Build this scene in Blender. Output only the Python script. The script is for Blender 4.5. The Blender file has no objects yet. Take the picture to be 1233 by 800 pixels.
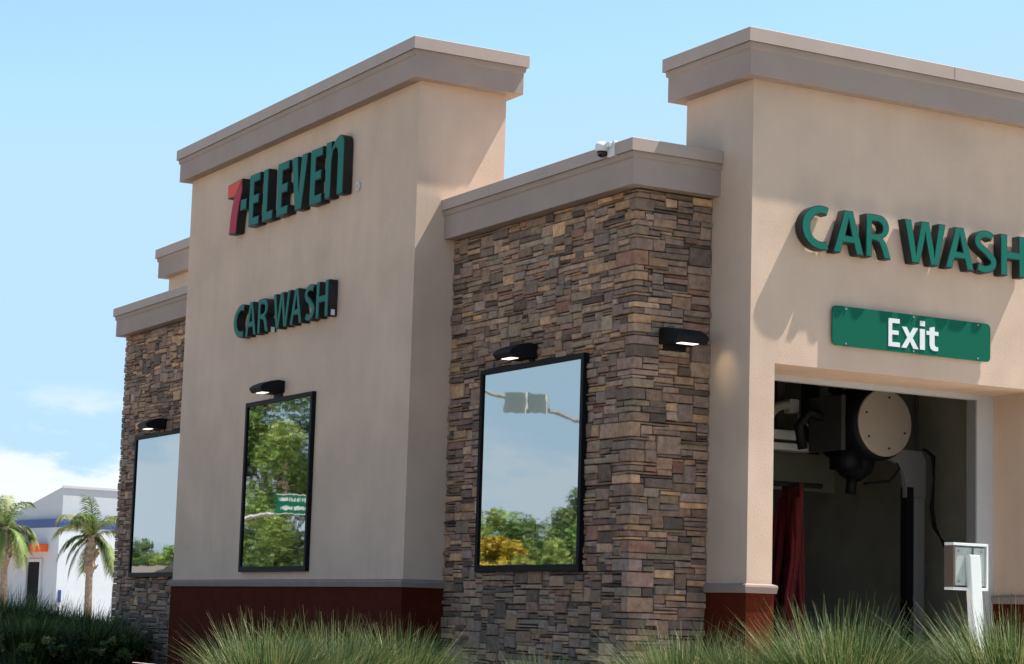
import bpy, bmesh, math, random
from mathutils import Vector, Matrix, noise
R = random.Random(7)
sc = bpy.context.scene
col = sc.collection
rad = math.radians

# ------------------------------------------------------------------ camera
yaw, pitch, roll = rad(29.505), rad(7.681), rad(1.711)
fw = Vector((math.sin(yaw)*math.cos(pitch), math.cos(yaw)*math.cos(pitch), math.sin(pitch)))
r0 = Vector((math.cos(yaw), -math.sin(yaw), 0)); u0 = r0.cross(fw)
rt = r0*math.cos(roll) + u0*math.sin(roll); up = u0*math.cos(roll) - r0*math.sin(roll)
cam_d = bpy.data.cameras.new('camera'); cam = bpy.data.objects.new('camera', cam_d); col.objects.link(cam)
M3 = Matrix((rt, up, -fw)).transposed()
cam.matrix_world = Matrix.Translation((0, 0, .8)) @ M3.to_4x4()
cam_d.sensor_width = 36; cam_d.lens = 36*2566.2/1233; cam_d.clip_end = 20000; cam_d.clip_start = .1
sc.camera = cam
# ------------------------------------------------------------------ light
SUN = Vector((.53, -.125, 1)).normalized()
elev = math.asin(SUN.z)
world = bpy.data.worlds.new('World'); sc.world = world; world.use_nodes = True
nt = world.node_tree; nt.nodes.clear()
sky = nt.nodes.new('ShaderNodeTexSky'); sky.sky_type = 'NISHITA'; sky.sun_disc = False
sky.sun_elevation = elev; sky.sun_rotation = math.atan2(SUN.x, SUN.y)
sky.air_density = 1.0; sky.dust_density = .35; sky.ozone_density = 1.2
tc = nt.nodes.new('ShaderNodeTexCoord')
sep = nt.nodes.new('ShaderNodeSeparateXYZ'); nt.links.new(tc.outputs['Generated'], sep.inputs[0])
def mth(nt, op, a, b=None, c=None, clamp=False):
    n = nt.nodes.new('ShaderNodeMath'); n.operation = op; n.use_clamp = clamp
    for i, v in enumerate((a, b, c)):
        if v is None: continue
        if isinstance(v, (int, float)): n.inputs[i].default_value = v
        else: nt.links.new(v, n.inputs[i])
    return n.outputs[0]
mp = nt.nodes.new('ShaderNodeMapping'); mp.inputs['Scale'].default_value = (1, 1, 2.6)
nt.links.new(tc.outputs['Generated'], mp.inputs[0])
nz = nt.nodes.new('ShaderNodeTexNoise'); nz.inputs['Scale'].default_value = 7.5; nz.inputs['Detail'].default_value = 9
nz.inputs['Roughness'].default_value = .58
nt.links.new(mp.outputs[0], nz.inputs[0])
low = nt.nodes.new('ShaderNodeMapRange'); low.inputs[1].default_value = .05; low.inputs[2].default_value = .13
low.inputs[3].default_value = .19; low.inputs[4].default_value = -.10; nt.links.new(sep.outputs[2], low.inputs[0])
s = mth(nt, 'ADD', nz.outputs[0], low.outputs[0])
cm = nt.nodes.new('ShaderNodeMapRange'); cm.interpolation_type = 'SMOOTHSTEP'
cm.inputs[1].default_value = .50; cm.inputs[2].default_value = .60; nt.links.new(s, cm.inputs[0])
hi = nt.nodes.new('ShaderNodeMapRange'); hi.inputs[1].default_value = .078; hi.inputs[2].default_value = .105; hi.inputs[3].default_value = .85; hi.inputs[4].default_value = .0
nt.links.new(sep.outputs[2], hi.inputs[0]); dt = nt.nodes.new('ShaderNodeVectorMath'); dt.operation = 'DOT_PRODUCT'; dt.inputs[1].default_value = (math.sin(rad(13)), math.cos(rad(13)), 0)
nt.links.new(tc.outputs['Generated'], dt.inputs[0])
azm = nt.nodes.new('ShaderNodeMapRange'); azm.inputs[1].default_value = .970; azm.inputs[2].default_value = .990; azm.inputs[3].default_value = .42; azm.inputs[4].default_value = 1
nt.links.new(dt.outputs['Value'], azm.inputs[0])
cmx = mth(nt, 'MULTIPLY', mth(nt, 'MULTIPLY', cm.outputs[0], hi.outputs[0]), azm.outputs[0])
mx = nt.nodes.new('ShaderNodeMix'); mx.data_type = 'RGBA'
tn = nt.nodes.new('ShaderNodeMix'); tn.data_type = 'RGBA'; tn.blend_type = 'MULTIPLY'; tn.inputs[0].default_value = 1
nt.links.new(sky.outputs[0], tn.inputs[6]); tn.inputs[7].default_value = (1.0, 1.09, 1.04, 1)
cap_ = nt.nodes.new('ShaderNodeVectorMath'); cap_.operation = 'MINIMUM'; cap_.inputs[1].default_value = (2.55, 3.80, 5.1)
nt.links.new(tn.outputs[2], cap_.inputs[0])
nt.links.new(cmx, mx.inputs[0]); nt.links.new(cap_.outputs[0], mx.inputs[6])
mx.inputs[7].default_value = (4.9, 5.1, 5.4, 1)
bg = nt.nodes.new('ShaderNodeBackground'); bg.inputs[1].default_value = .084
nt.links.new(mx.outputs[2], bg.inputs[0])
wo = nt.nodes.new('ShaderNodeOutputWorld'); nt.links.new(bg.outputs[0], wo.inputs[0])
sl = bpy.data.lights.new('sun', 'SUN'); sl.energy = 5.0; sl.angle = rad(.53); sl.color = (1, .95, .88)
so = bpy.data.objects.new('sun', sl); col.objects.link(so)
so.rotation_euler = (-SUN).to_track_quat('-Z', 'Y').to_euler()
sc.view_settings.view_transform = 'Standard'; sc.view_settings.look = 'None'
sc.view_settings.exposure = 1.33; sc.view_settings.gamma = 1
sc.cycles.max_bounces = 8; sc.cycles.diffuse_bounces = 5

# ------------------------------------------------------------------ helpers
def tag(o, label=None, cat=None, group=None, kind=None):
    if label: o['label'] = label
    if cat: o['category'] = cat
    if group: o['group'] = group
    if kind: o['kind'] = kind
    return o
def empty(name, loc=(0, 0, 0), rz=0):
    o = bpy.data.objects.new(name, None); o.empty_display_size = .2
    o.location = loc; o.rotation_euler = (0, 0, rz); col.objects.link(o); return o
def link(name, me, mat, parent=None, smooth=False):
    o = bpy.data.objects.new(name, me); col.objects.link(o)
    for m in (mat if isinstance(mat, (list, tuple)) else [mat]): me.materials.append(m)
    if smooth:
        me.polygons.foreach_set('use_smooth', [True]*len(me.polygons))
    if parent: o.parent = parent
    return o
class MB:
    def __init__(s): s.v = []; s.f = []; s.c = []; s.mi = []
    def add(s, vs, fs, c=None, mi=0):
        n = len(s.v); s.v += [tuple(p) for p in vs]
        s.f += [tuple(i+n for i in f) for f in fs]; s.c += [c]*len(fs); s.mi += [mi]*len(fs); return s
    def box(s, x0, x1, y0, y1, z0, z1, mi=0):
        v = [(x, y, z) for z in (z0, z1) for y in (y0, y1) for x in (x0, x1)]
        return s.add(v, [(0, 2, 3, 1), (4, 5, 7, 6), (0, 1, 5, 4), (2, 6, 7, 3), (0, 4, 6, 2), (1, 3, 7, 5)], mi=mi)
    def tube(s, pts, rr, n=10, cap=True, mi=0):
        pts = [Vector(p) for p in pts]
        if isinstance(rr, (int, float)): rr = [rr]*len(pts)
        vs = []; ref = None
        for i, p in enumerate(pts):
            d = (pts[min(i+1, len(pts)-1)]-pts[max(i-1, 0)]).normalized()
            if ref is None: ref = d.orthogonal().normalized()
            ref = (ref-d*ref.dot(d)).normalized(); b = d.cross(ref)
            vs += [p+(ref*math.cos(2*math.pi*k/n)+b*math.sin(2*math.pi*k/n))*rr[i] for k in range(n)]
        fs = [(i*n+k, i*n+(k+1) % n, (i+1)*n+(k+1) % n, (i+1)*n+k) for i in range(len(pts)-1) for k in range(n)]
        if cap: fs += [tuple(range(n-1, -1, -1)), tuple(range((len(pts)-1)*n, len(pts)*n))]
        return s.add(vs, fs, mi=mi)
    def prism(s, poly, axis, a, b, mi=0):   # poly in the two other axes, extruded along axis
        def P(p, t):
            return {'x': (t, p[0], p[1]), 'y': (p[0], t, p[1]), 'z': (p[0], p[1], t)}[axis]
        n = len(poly)
        vs = [P(p, a) for p in poly]+[P(p, b) for p in poly]
        fs = [tuple(range(n)), tuple(range(2*n-1, n-1, -1))]+[(i, i+n, (i+1) % n+n, (i+1) % n) for i in range(n)]
        return s.add(vs, fs, mi=mi)
    def mesh(s, name='m'):
        me = bpy.data.meshes.new(name); me.from_pydata(s.v, [], s.f)
        if any(c is not None for c in s.c):
            at = me.attributes.new('tint', 'FLOAT_COLOR', 'CORNER'); buf = []
            for f, c in zip(s.f, s.c):
                buf += list((c or (1, 1, 1))+(1,))*len(f)
            at.data.foreach_set('color', buf)
        me.polygons.foreach_set('material_index', s.mi)
        me.update(); return me
    def build(s, name, mat, parent=None, smooth=False, bevel=0, recalc=True):
        me = s.mesh(name)
        if recalc or bevel:
            bm = bmesh.new(); bm.from_mesh(me)
            if recalc: bmesh.ops.recalc_face_normals(bm, faces=bm.faces)
            if bevel: bmesh.ops.bevel(bm, geom=[e for e in bm.edges if e.is_manifold and e.calc_face_angle(0) > .5], offset=bevel, segments=2, affect='EDGES', profile=.6)
            bm.to_mesh(me); bm.free()
        return link(name, me, mat, parent, smooth)

# ------------------------------------------------------------------ materials
def mat(name, base, rough=.8, metal=0, noise_amt=0, noise_scale=3, bump=0, bump_scale=200, spec=.5, streak=0, attr=False, emit=None, bump_d=.02, col2=None, coat=0, transl=0):
    m = bpy.data.materials.new(name); m.use_nodes = True; n = m.node_tree; b = n.nodes['Principled BSDF']
    b.inputs['Roughness'].default_value = rough; b.inputs['Metallic'].default_value = metal
    b.inputs['Specular IOR Level'].default_value = spec
    if coat: b.inputs['Coat Weight'].default_value = coat
    tcn = n.nodes.new('ShaderNodeTexCoord'); src = None
    cn = None
    if attr:
        a = n.nodes.new('ShaderNodeAttribute'); a.attribute_name = 'tint'
        mm = n.nodes.new('ShaderNodeMix'); mm.data_type = 'RGBA'; mm.blend_type = 'MULTIPLY'; mm.inputs[0].default_value = 1
        n.links.new(a.outputs[0], mm.inputs[6]); mm.inputs[7].default_value = (*base, 1); cn = mm.outputs[2]
    if noise_amt or streak or col2:
        v = None
        def scaled(sc_, vec, det=6):
            mpn = n.nodes.new('ShaderNodeMapping'); mpn.inputs['Scale'].default_value = vec
            n.links.new(tcn.outputs['Object'], mpn.inputs[0])
            t = n.nodes.new('ShaderNodeTexNoise'); t.inputs['Scale'].default_value = sc_; t.inputs['Detail'].default_value = det
            t.inputs['Roughness'].default_value = .6
            n.links.new(mpn.outputs[0], t.inputs[0]); return t.outputs[0]
        mr = n.nodes.new('ShaderNodeMapRange'); n.links.new(scaled(noise_scale, (1, 1, 1)), mr.inputs[0])
        mr.inputs[1].default_value = .3; mr.inputs[2].default_value = .7
        mr.inputs[3].default_value = 1-noise_amt; mr.inputs[4].default_value = 1+noise_amt; v = mr.outputs[0]
        if streak:
            m2 = n.nodes.new('ShaderNodeMapRange'); n.links.new(scaled(1, (5, 5, .35)), m2.inputs[0])
            m2.inputs[1].default_value = .35; m2.inputs[2].default_value = .7; m2.inputs[3].default_value = 1; m2.inputs[4].default_value = 1-streak
            v = mth(n, 'MULTIPLY', v, m2.outputs[0])
        hs = n.nodes.new('ShaderNodeMix'); hs.data_type = 'RGBA'; hs.blend_type = 'MULTIPLY'; hs.inputs[0].default_value = 1
        cmb = n.nodes.new('ShaderNodeCombineColor'); [n.links.new(v, cmb.inputs[i]) for i in range(3)]
        if cn: n.links.new(cn, hs.inputs[6])
        elif col2:
            c2m = n.nodes.new('ShaderNodeMix'); c2m.data_type = 'RGBA'
            m3 = n.nodes.new('ShaderNodeMapRange'); m3.inputs[1].default_value = .42; m3.inputs[2].default_value = .6
            n.links.new(scaled(noise_scale*1.7, (1, 1, 1)), m3.inputs[0]); n.links.new(m3.outputs[0], c2m.inputs[0])
            c2m.inputs[6].default_value = (*base, 1); c2m.inputs[7].default_value = (*col2, 1)
            n.links.new(c2m.outputs[2], hs.inputs[6])
        else: hs.inputs[6].default_value = (*base, 1)
        n.links.new(cmb.outputs[0], hs.inputs[7]); cn = hs.outputs[2]
    if cn: n.links.new(cn, b.inputs['Base Color'])
    else: b.inputs['Base Color'].default_value = (*base, 1)
    if bump:
        t = n.nodes.new('ShaderNodeTexNoise'); t.inputs['Scale'].default_value = bump_scale; t.inputs['Detail'].default_value = 5
        n.links.new(tcn.outputs['Object'], t.inputs[0])
        bp = n.nodes.new('ShaderNodeBump'); bp.inputs['Strength'].default_value = bump; bp.inputs['Distance'].default_value = bump_d
        n.links.new(t.outputs[0], bp.inputs['Height']); n.links.new(bp.outputs[0], b.inputs['Normal'])
    if emit:
        b.inputs['Emission Color'].default_value = (*emit[0], 1); b.inputs['Emission Strength'].default_value = emit[1]
    if transl:
        tr = n.nodes.new('ShaderNodeBsdfTranslucent'); ms = n.nodes.new('ShaderNodeMixShader'); ms.inputs[0].default_value = transl
        if cn: n.links.new(cn, tr.inputs[0])
        else: tr.inputs[0].default_value = (*base, 1)
        n.links.new(b.outputs[0], ms.inputs[1]); n.links.new(tr.outputs[0], ms.inputs[2])
        n.links.new(ms.outputs[0], n.nodes['Material Output'].inputs[0])
    return m
STUCCO = mat('stucco', (.575, .425, .318), .95, noise_amt=.10, noise_scale=1.1, bump=.5, bump_scale=110, bump_d=.006, streak=.05, spec=.2)
TRIM = mat('trim_stucco', (.325, .258, .22), .95, noise_amt=.06, noise_scale=2, bump=.35, bump_scale=80, bump_d=.008, spec=.2)
CAP = mat('painted_cap_metal', (.385, .305, .258), .6, noise_amt=.05, noise_scale=2, spec=.2)
BAND = mat('band_stone', (.26, .205, .175), .95, spec=.1, noise_amt=.08, noise_scale=5, bump=.3, bump_scale=60, bump_d=.006)
MAROON = mat('maroon_wainscot', (.075, .012, .005), .95, noise_amt=.18, noise_scale=4, bump=.3, bump_scale=40, bump_d=.006, spec=.08)
STONE = mat('ledge_stone', (1, 1, 1), .9, noise_amt=.30, noise_scale=14, bump=.8, bump_scale=30, bump_d=.014, attr=True, spec=.25)
MORTAR = mat('mortar', (.035, .028, .024), .95)
BLACK = mat('black_metal', (.007, .007, .009), .6, spec=.18)
BRONZE = mat('window_frame_bronze', (.006, .006, .007), .6, spec=.15)
LBLACK = mat('letter_return_black', (.010, .010, .011), .5)
GREEN = mat('letter_green', (.0, .125, .085), .5, spec=.2, noise_amt=.05, noise_scale=4)
SGREEN = mat('sign_green', (.0, .105, .060), .6, spec=.12)
ORANGE = mat('letter_orange', (.64, .075, .04), .5, spec=.15)
RED = mat('letter_red', (.38, .016, .032), .5, spec=.15)
WHITE = mat('white_paint', (.66, .68, .67), .5)
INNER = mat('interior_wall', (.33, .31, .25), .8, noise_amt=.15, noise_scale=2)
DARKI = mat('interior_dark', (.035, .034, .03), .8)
FLOORI = mat('wet_concrete', (.12, .115, .11), .4, noise_amt=.2)
FRAMEW = mat('door_frame_grey', (.42, .42, .42), .5, noise_amt=.05)
GREY = mat('grey_steel', (.25, .25, .25), .5, metal=.3)
PLATE = mat('grey_plate', (.36, .40, .36), .5)
DISC = mat('disc_beige', (.36, .30, .24), .6, noise_amt=.05, noise_scale=3)
CLOTH = mat('red_wash_cloth', (.12, .003, .004), .9, noise_amt=.3, noise_scale=8)
CHROME = mat('chrome', (.7, .7, .7), .15, metal=1)
LED = mat('led_lens', (.9, .9, .9), .4, emit=((1, .93, .8), .7))
ASPH = mat('asphalt', (.05, .05, .052), .9, noise_amt=.15, noise_scale=6, bump=.3, bump_scale=120, bump_d=.004)
CONC = mat('concrete', (.33, .32, .29), .9, noise_amt=.1, noise_scale=3, bump=.2, bump_scale=80, bump_d=.004)
MULCH = mat('mulch', (.06, .04, .028), .95, noise_amt=.35, noise_scale=20, bump=.8, bump_scale=40, bump_d=.03)
GRASSB = mat('grass_blade', (1, 1, 1), .6, attr=True, spec=.25, transl=.3)
LEAF = mat('leaf', (1, 1, 1), .6, attr=True, spec=.25, transl=.3)
BARK = mat('bark', (.12, .09, .065), .95, noise_amt=.3, noise_scale=8, bump=.8, bump_scale=25, bump_d=.03)
PALMBARK = mat('palm_bark', (.26, .19, .14), .95, noise_amt=.35, noise_scale=14, bump=.8, bump_scale=20, bump_d=.03)
WWALL = mat('white_block_wall', (.50, .53, .57), .85, noise_amt=.05, noise_scale=1)
BLUE = mat('blue_stripe', (.012, .045, .20), .5)
OAWN = mat('orange_awning', (.80, .10, .01), .6)
ROOFM = mat('grey_roof_metal', (.42, .44, .46), .45, noise_amt=.03)
GLASSD = mat('dark_opening', (.012, .012, .014), .8, spec=.1)
HILL = mat('hill_haze_blue', (.15, .20, .25), .95, noise_amt=.25, noise_scale=.01)  # distance haze is put into the hills' base colour as a blue tint
# mirror glass with slight roller waviness
MIRROR = mat('mirror_glass', (.55, .54, .50), .018, metal=1)
n_ = MIRROR.node_tree; t_ = n_.nodes.new('ShaderNodeTexNoise'); t_.inputs['Scale'].default_value = 3.5; t_.inputs['Detail'].default_value = 2
c_ = n_.nodes.new('ShaderNodeTexCoord'); n_.links.new(c_.outputs['Object'], t_.inputs[0])
b_ = n_.nodes.new('ShaderNodeBump'); b_.inputs['Strength'].default_value = .05; b_.inputs['Distance'].default_value = .006
n_.links.new(t_.outputs[0], b_.inputs['Height']); n_.links.new(b_.outputs[0], n_.nodes['Principled BSDF'].inputs['Normal'])

# ------------------------------------------------------------------ ground
def sheet(name, x0, x1, y0, y1, z, m, nx=1, ny=1):
    me = MB().add([(x0, y0, z), (x1, y0, z), (x1, y1, z), (x0, y1, z)], [(0, 1, 2, 3)]).mesh(name)
    return tag(link(name, me, m), kind='structure')
sheet('ground', -4000, 4000, -4000, 4000, -.14, mat('dry_ground', (.16, .15, .11), .95, noise_amt=.25, noise_scale=.2))
sheet('car_park', -30, 60, 2, 200, -.136, mat('pale_worn_paving', (.36, .31, .25), .9, noise_amt=.12, noise_scale=1.5, bump=.2, bump_scale=80, bump_d=.004))
bed = MB().box(1.5, 11.4, 8.2, 16.45, -.13, 0).box(11.4, 24, 8.2, 12.7, -.13, -.002).build('planting_bed', MULCH); tag(bed, kind='structure')
bed = MB().box(1.5, 11.1, 16.45, 40, -.13, -.004).build('planting_bed', MULCH); tag(bed, kind='structure')
kb = MB().box(1.3, 24, 8.02, 8.198, -.136, .02).box(1.3, 1.498, 8.2, 40, -.136, .02).build('kerb', CONC, bevel=.012); tag(kb, kind='structure')
dv = MB().box(11.402, 40, 12.702, 16.44, -.13, .004).build('driveway', mat('light_concrete', (.52, .46, .38), .85, noise_amt=.08, noise_scale=2, bump=.15, bump_scale=80, bump_d=.004)); tag(dv, kind='structure')
sw = MB().box(-30, 60, -1.5, 1.98, -.138, .0).build('pavement', CONC, bevel=.01); tag(sw, kind='structure')
# distant hills on the left of the street (seen only in the glass)
hm = MB(); N = 120; vs = []
for i in range(N+1):
    a = rad(-5-50*i/N); d = 2600
    h = 112+60*noise.fractal(Vector((i*.06, 3, 0)), 1, 2, 5)
    for k, (dd, hh) in enumerate(((0, 0), (250, h*.45), (600, h), (1200, h*.2))):
        vs.append((math.sin(a)*(d+dd), math.cos(a)*(d+dd), hh+8*noise.noise(Vector((i*.3, k*2.3, 0)))*(k > 0)))
hm.add(vs, [(i*4+k, (i+1)*4+k, (i+1)*4+k+1, i*4+k+1) for i in range(N) for k in range(3)])
tag(hm.build('hills', HILL, smooth=True), kind='structure')

# ------------------------------------------------------------------ car wash building
B = tag(empty('car_wash_building', (11, 17, 0)), 'beige stucco and brown ledge stone car wash building with three stepped towers', 'building')
class Off:                       # children are built in world coordinates, then shifted to the Empty
    pass
def child(o, parent=B):
    o.location = o.location - parent_world(parent); return o
def parent_world(p):
    v = Vector((0, 0, 0))
    while p: v += p.location; p = p.parent
    return v
def bpart(mb, name, m, parent=B, **k):
    o = mb.build(name, m, parent, **k)
    o.location = -parent_world(parent); return o
UT, UTR, US, UB = 10.596, 11.709, 11.10, 11.99
VT0, VT1, VS0, VE, VB0, VB1 = 20.986, 28.019, 17.212, 31.868, 16.54, 17.692
ZB = 1.194; ZO = 3.33; UO0, UO1, UBR = 12.286, 15.739, 16.04; VO = 17.266
# west tower
tw = bpart(MB().box(UT, UTR, VT0, VT1, ZB-.02, 7.0), 'tower_wall', STUCCO)
bpart(MB().box(UT-.015, US+.3, VT0-.015, VT1+.015, 0, ZB-.075), 'wainscot', MAROON, tw)
def ring_profile(x0, x1, y0, y1, prof):
    """closed moulding: prof = [(overhang, z)] outer line from bottom to top, closed on the inside"""
    mb = MB(); n = len(prof); vs = []
    for (o, z) in prof: vs += [(x0-o, y0-o, z), (x1+o, y0-o, z), (x1+o, y1+o, z), (x0-o, y1+o, z)]
    fs = [(i*4+k, i*4+(k+1) % 4, (i+1)*4+(k+1) % 4, (i+1)*4+k) for i in range(n-1) for k in range(4)]
    fs += [tuple(range(3, -1, -1)), tuple(range((n-1)*4, n*4))]
    return mb.add(vs, fs)
def band(x0, x1, y0, y1, parent):
    p = [(.0, ZB-.078), (.035, ZB-.078), (.045, ZB-.02), (.04, ZB), (.0, ZB+.012)]
    return bpart(ring_profile(x0, x1, y0, y1, p), 'trim_band', BAND, parent, bevel=.004)
band(UT, US+.3, VT0, VT1, tw)
def cornice(x0, x1, y0, y1, zf, zc, zt, parent):
    f = bpart(ring_profile(x0, x1, y0, y1, [(.0, zf+.004), (.143, zf), (.143, zc-.075), (.160, zc-.06), (.165, zc-.002)]), 'cornice', TRIM, parent, bevel=.006)
    e_ = .1905
    y = y1-1.3
    while y > y0+.4: bpart(MB().box(x0-e_, x0-.186, y-.003, y+.003, zc, zt-.002), 'cap_seam', CAP, f); y -= 3.05
    x = x0+2.4
    while x < x1-.4: bpart(MB().box(x-.003, x+.003, y0-e_, y0-.186, zc, zt-.002), 'cap_seam', CAP, f); x += 3.05
    bpart(ring_profile(x0, x1, y0, y1, [(.175, zc+.002), (.188, zc-.008), (.188, zt), (.183, zt+.004)]), 'metal_cap', CAP, f)
    return f
cornice(UT, UTR, VT0, VT1, 6.795, 7.119, 7.25, tw)
# exit tower (front) with its door opening
mb = MB()
mb.prism([(UB, ZB-.02), (UO0, ZB-.02), (UO0, ZO), (UO1, ZO), (UO1, ZB-.02), (UBR, ZB-.02), (UBR, 6.3), (UB, 6.3)], 'y', VB0, VO)
mb.box(UB, UBR, VO, VB1, ZO+.2, 6.3)
tb = bpart(mb, 'tower_wall', STUCCO)
cornice(UB, UBR, VB0, VB1, 6.102, 6.43, 6.557, tb)
for a, b in ((UB, UO0), (UO1, UBR)):
    bpart(MB().box(a-.015, b+.015, VB0-.015, VO, 0, ZB-.075), 'wainscot', MAROON, tb)
    band(a, b, VB0, VO-.05, tb)
# rear tower
tr_ = bpart(MB().box(UB, UBR, 31.3, 32.55, 0, 6.3), 'tower_wall', STUCCO)
cornice(UB, UBR, 31.3, 32.55, 6.13, 6.46, 6.60, tr_)
# main walls (mortar backing behind the stone), roof, interior
mw = bpart(MB().box(US+.03, US+.5, VS0+.03, VE-.03, 0, 5.03).box(US+.5, 12.10, VS0+.03, VB1, 0, 5.03), 'wall', MORTAR)
bpart(MB().box(16.0, 16.93, VS0+.03, VB1, 0, 5.03).box(16.75, 16.93, VB1, VE-.03, 0, 5.03).box(US+.5, 16.75, VE-.3, VE-.03, 0, 5.03), 'rear_wall', STUCCO)  # last box closes the unseen entrance end, added to keep daylight out
cornice(US, UB, VS0, VT0+.2, 5.017, 5.348, 5.463, mw)
cornice(US, UB+.4, VT1-.2, VE, 5.02, 5.345, 5.463, mw)
bpart(MB().box(UBR-.02, 16.95, VS0, VE, 5.035, 5.30), 'parapet', TRIM)
bpart(MB().box(11.6, 16.94, VB1-.1, VE-.2, 4.55, 4.75), 'roof', mat('pale_roof_membrane', (.46, .34, .23), .8))
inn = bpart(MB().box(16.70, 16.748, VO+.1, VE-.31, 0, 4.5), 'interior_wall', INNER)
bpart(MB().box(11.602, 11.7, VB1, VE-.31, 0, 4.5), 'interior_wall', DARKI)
bpart(MB().box(11.7, 16.7, VE-.4, VE-.302, 0, 4.5), 'interior_wall', DARKI)  # end wall added across the unseen entrance so the tunnel stays dark
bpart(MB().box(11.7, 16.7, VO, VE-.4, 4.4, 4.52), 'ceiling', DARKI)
bpart(MB().box(UB-.1, 16.7, VB0-.1, VE-.4, -.13, .012), 'tunnel_floor', FLOORI)
df = bpart(MB().box(UO1-.225, UO1+.35, VO+.002, VO+.10, 0, ZO+.3).box(UO0-.2, UO1-.225, VO+.002, VO+.1, ZO-.055, ZO+.3).box(UO0-.28, UO0+.02, VO+.002, VO+.1, 0, ZO-.055), 'door_frame', FRAMEW, bevel=.006)
bpart(MB().box(UO1-.235, UO1-.22, VO+.02, VO+.16, .0, ZO-.056), 'door_track', GREY, df)

# stone veneer --------------------------------------------------------------
PAL = [((.235, .175, .135), 5), ((.30, .215, .15), 3), ((.17, .135, .12), 5), ((.165, .135, .12), 5), ((.21, .16, .135), 5),
       ((.36, .255, .165), 2), ((.105, .088, .08), 4), ((.25, .195, .175), 4), ((.20, .125, .105), 2), ((.21, .185, .15), 3)]
PALW = [c for c, w in PAL for _ in range(w)]
def scol():
    c = R.choice(PALW); k = R.uniform(.72, 1.18)*1.22; w_ = R.uniform(-.05, .06); g_ = sum(c)/3
    c = [g_+(x-g_)*.85 for x in c]; return (c[0]*k*(1.17+w_), c[1]*k*.95, c[2]*k*(.77-w_))
CH = .030; CW = .048
def stone_box(mb, M, w, h, dep, c):
    """stone face w x h in local (a, z), normal out; M(a, z, d) -> world"""
    nx = max(2, int(w/.08)+1); ny = 2 if h > .05 else 1
    g = .0035; e = .007
    tilt = R.uniform(-.006, .006); tilt2 = R.uniform(-.005, .005)
    jc = [(R.uniform(-.005, .005), R.uniform(-.006, .006)) for _ in range(4)]
    def P(i, j, inset, d):
        u = i/nx; v = j/ny
        jx = (jc[0][0]*(1-u)*(1-v)+jc[1][0]*u*(1-v)+jc[2][0]*u*v+jc[3][0]*(1-u)*v)
        jz = (jc[0][1]*(1-u)*(1-v)+jc[1][1]*u*(1-v)+jc[2][1]*u*v+jc[3][1]*(1-u)*v)
        return M(g+inset+u*(w-2*g-2*inset)+jx, g+inset+v*(h-2*g-2*inset)+jz, d)
    vs = []; fs = []
    for j in range(ny+1):
        for i in range(nx+1):
            ed = i in (0, nx) or j in (0, ny)
            d = dep+tilt*(i/nx-.5)*2+tilt2*(j/ny-.5)*2+R.uniform(-.003, .003)-(.003 if ed else 0)
            vs.append(P(i, j, e, d))
    fs = [(j*(nx+1)+i, j*(nx+1)+i+1, (j+1)*(nx+1)+i+1, (j+1)*(nx+1)+i) for j in range(ny) for i in range(nx)]
    rim = [(i, 0) for i in range(nx)]+[(nx, j) for j in range(ny)]+[(i, ny) for i in range(nx, 0, -1)]+[(0, j) for j in range(ny, 0, -1)]
    n0 = len(vs); L = len(rim)
    for (i, j) in rim: vs.append(P(i, j, 0, dep-.011))
    for (i, j) in rim: vs.append(P(i, j, 0, -.03))
    for k in range(L):
        k2 = (k+1) % L; a = rim[k][1]*(nx+1)+rim[k][0]; b = rim[k2][1]*(nx+1)+rim[k2][0]
        fs.append((a, n0+k, n0+k2, b)); fs.append((n0+k, n0+L+k, n0+L+k2, n0+k2))
    mb.add(vs, fs, c)
def fill_face(mb, M, W, H, occ=None, skip=None):
    nc = int(round(W/CW)); nr = int(round(H/CH)); cw = W/nc; ch = H/nr
    g = [[False]*nc for _ in range(nr)]
    if occ:
        for (c0, c1, r_0, r_1) in occ:
            for r in range(r_0, min(r_1, nr)):
                for c in range(c0, c1): g[r][c] = True
    for r in range(nr):
        for c in range(nc):
            if g[r][c]: continue
            h = R.choices([1, 2, 3, 4, 5, 6], [.27, .40, .19, .09, .03, .02])[0]
            w = R.choice([3, 4, 5, 5, 6, 7, 8, 9]) if h < 3 else R.choice([3, 4, 5, 6])
            k = 0
            while k < w and c+k < nc and not g[r][c+k]: k += 1
            # avoid leaving a sliver
            rem = 0
            while c+k+rem < nc and not g[r][c+k+rem] and rem < 3: rem += 1
            if k == w and rem in (1, 2): k += rem
            w = k; h = min(h, nr-r)
            if w <= 2: h = min(h, 2)
            ok = 1
            while ok < h and all(not g[r+ok][c+q] for q in range(w)): ok += 1
            h = ok
            for rr in range(r, r+h):
                for q in range(c, c+w): g[rr][q] = True
            x0, z0 = c*cw, r*ch
            if skip and skip(x0, x0+w*cw, z0, z0+h*ch): continue
            stone_box(mb, (lambda a, z, d, x0=x0, z0=z0: M(x0+a, z0+z, d)), w*cw, h*ch, R.uniform(.0, .030), scol())
def quoins(mb, H, Ma_len, out):
    """corner stones; returns occupancy rows for both faces"""
    nr = int(round(H/CH)); ch = H/nr; r = 0; oa = []; ob = []; flip = 0
    while r < nr:
        h = min(R.choices([1, 2, 3, 4, 5], [.18, .42, .26, .1, .04])[0], nr-r)
        la = R.choice([4, 5, 6, 7]) if flip else R.choice([2, 3]); lb = R.choice([2, 3]) if flip else R.choice([4, 5, 6])
        if R.random() < .8: flip = 1-flip
        out.append((la, lb, r*ch, h*ch)); oa.append((0, la, r, r+h)); ob.append((0, lb, r, r+h)); r += h
    return oa, ob
H = 5.01
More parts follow.
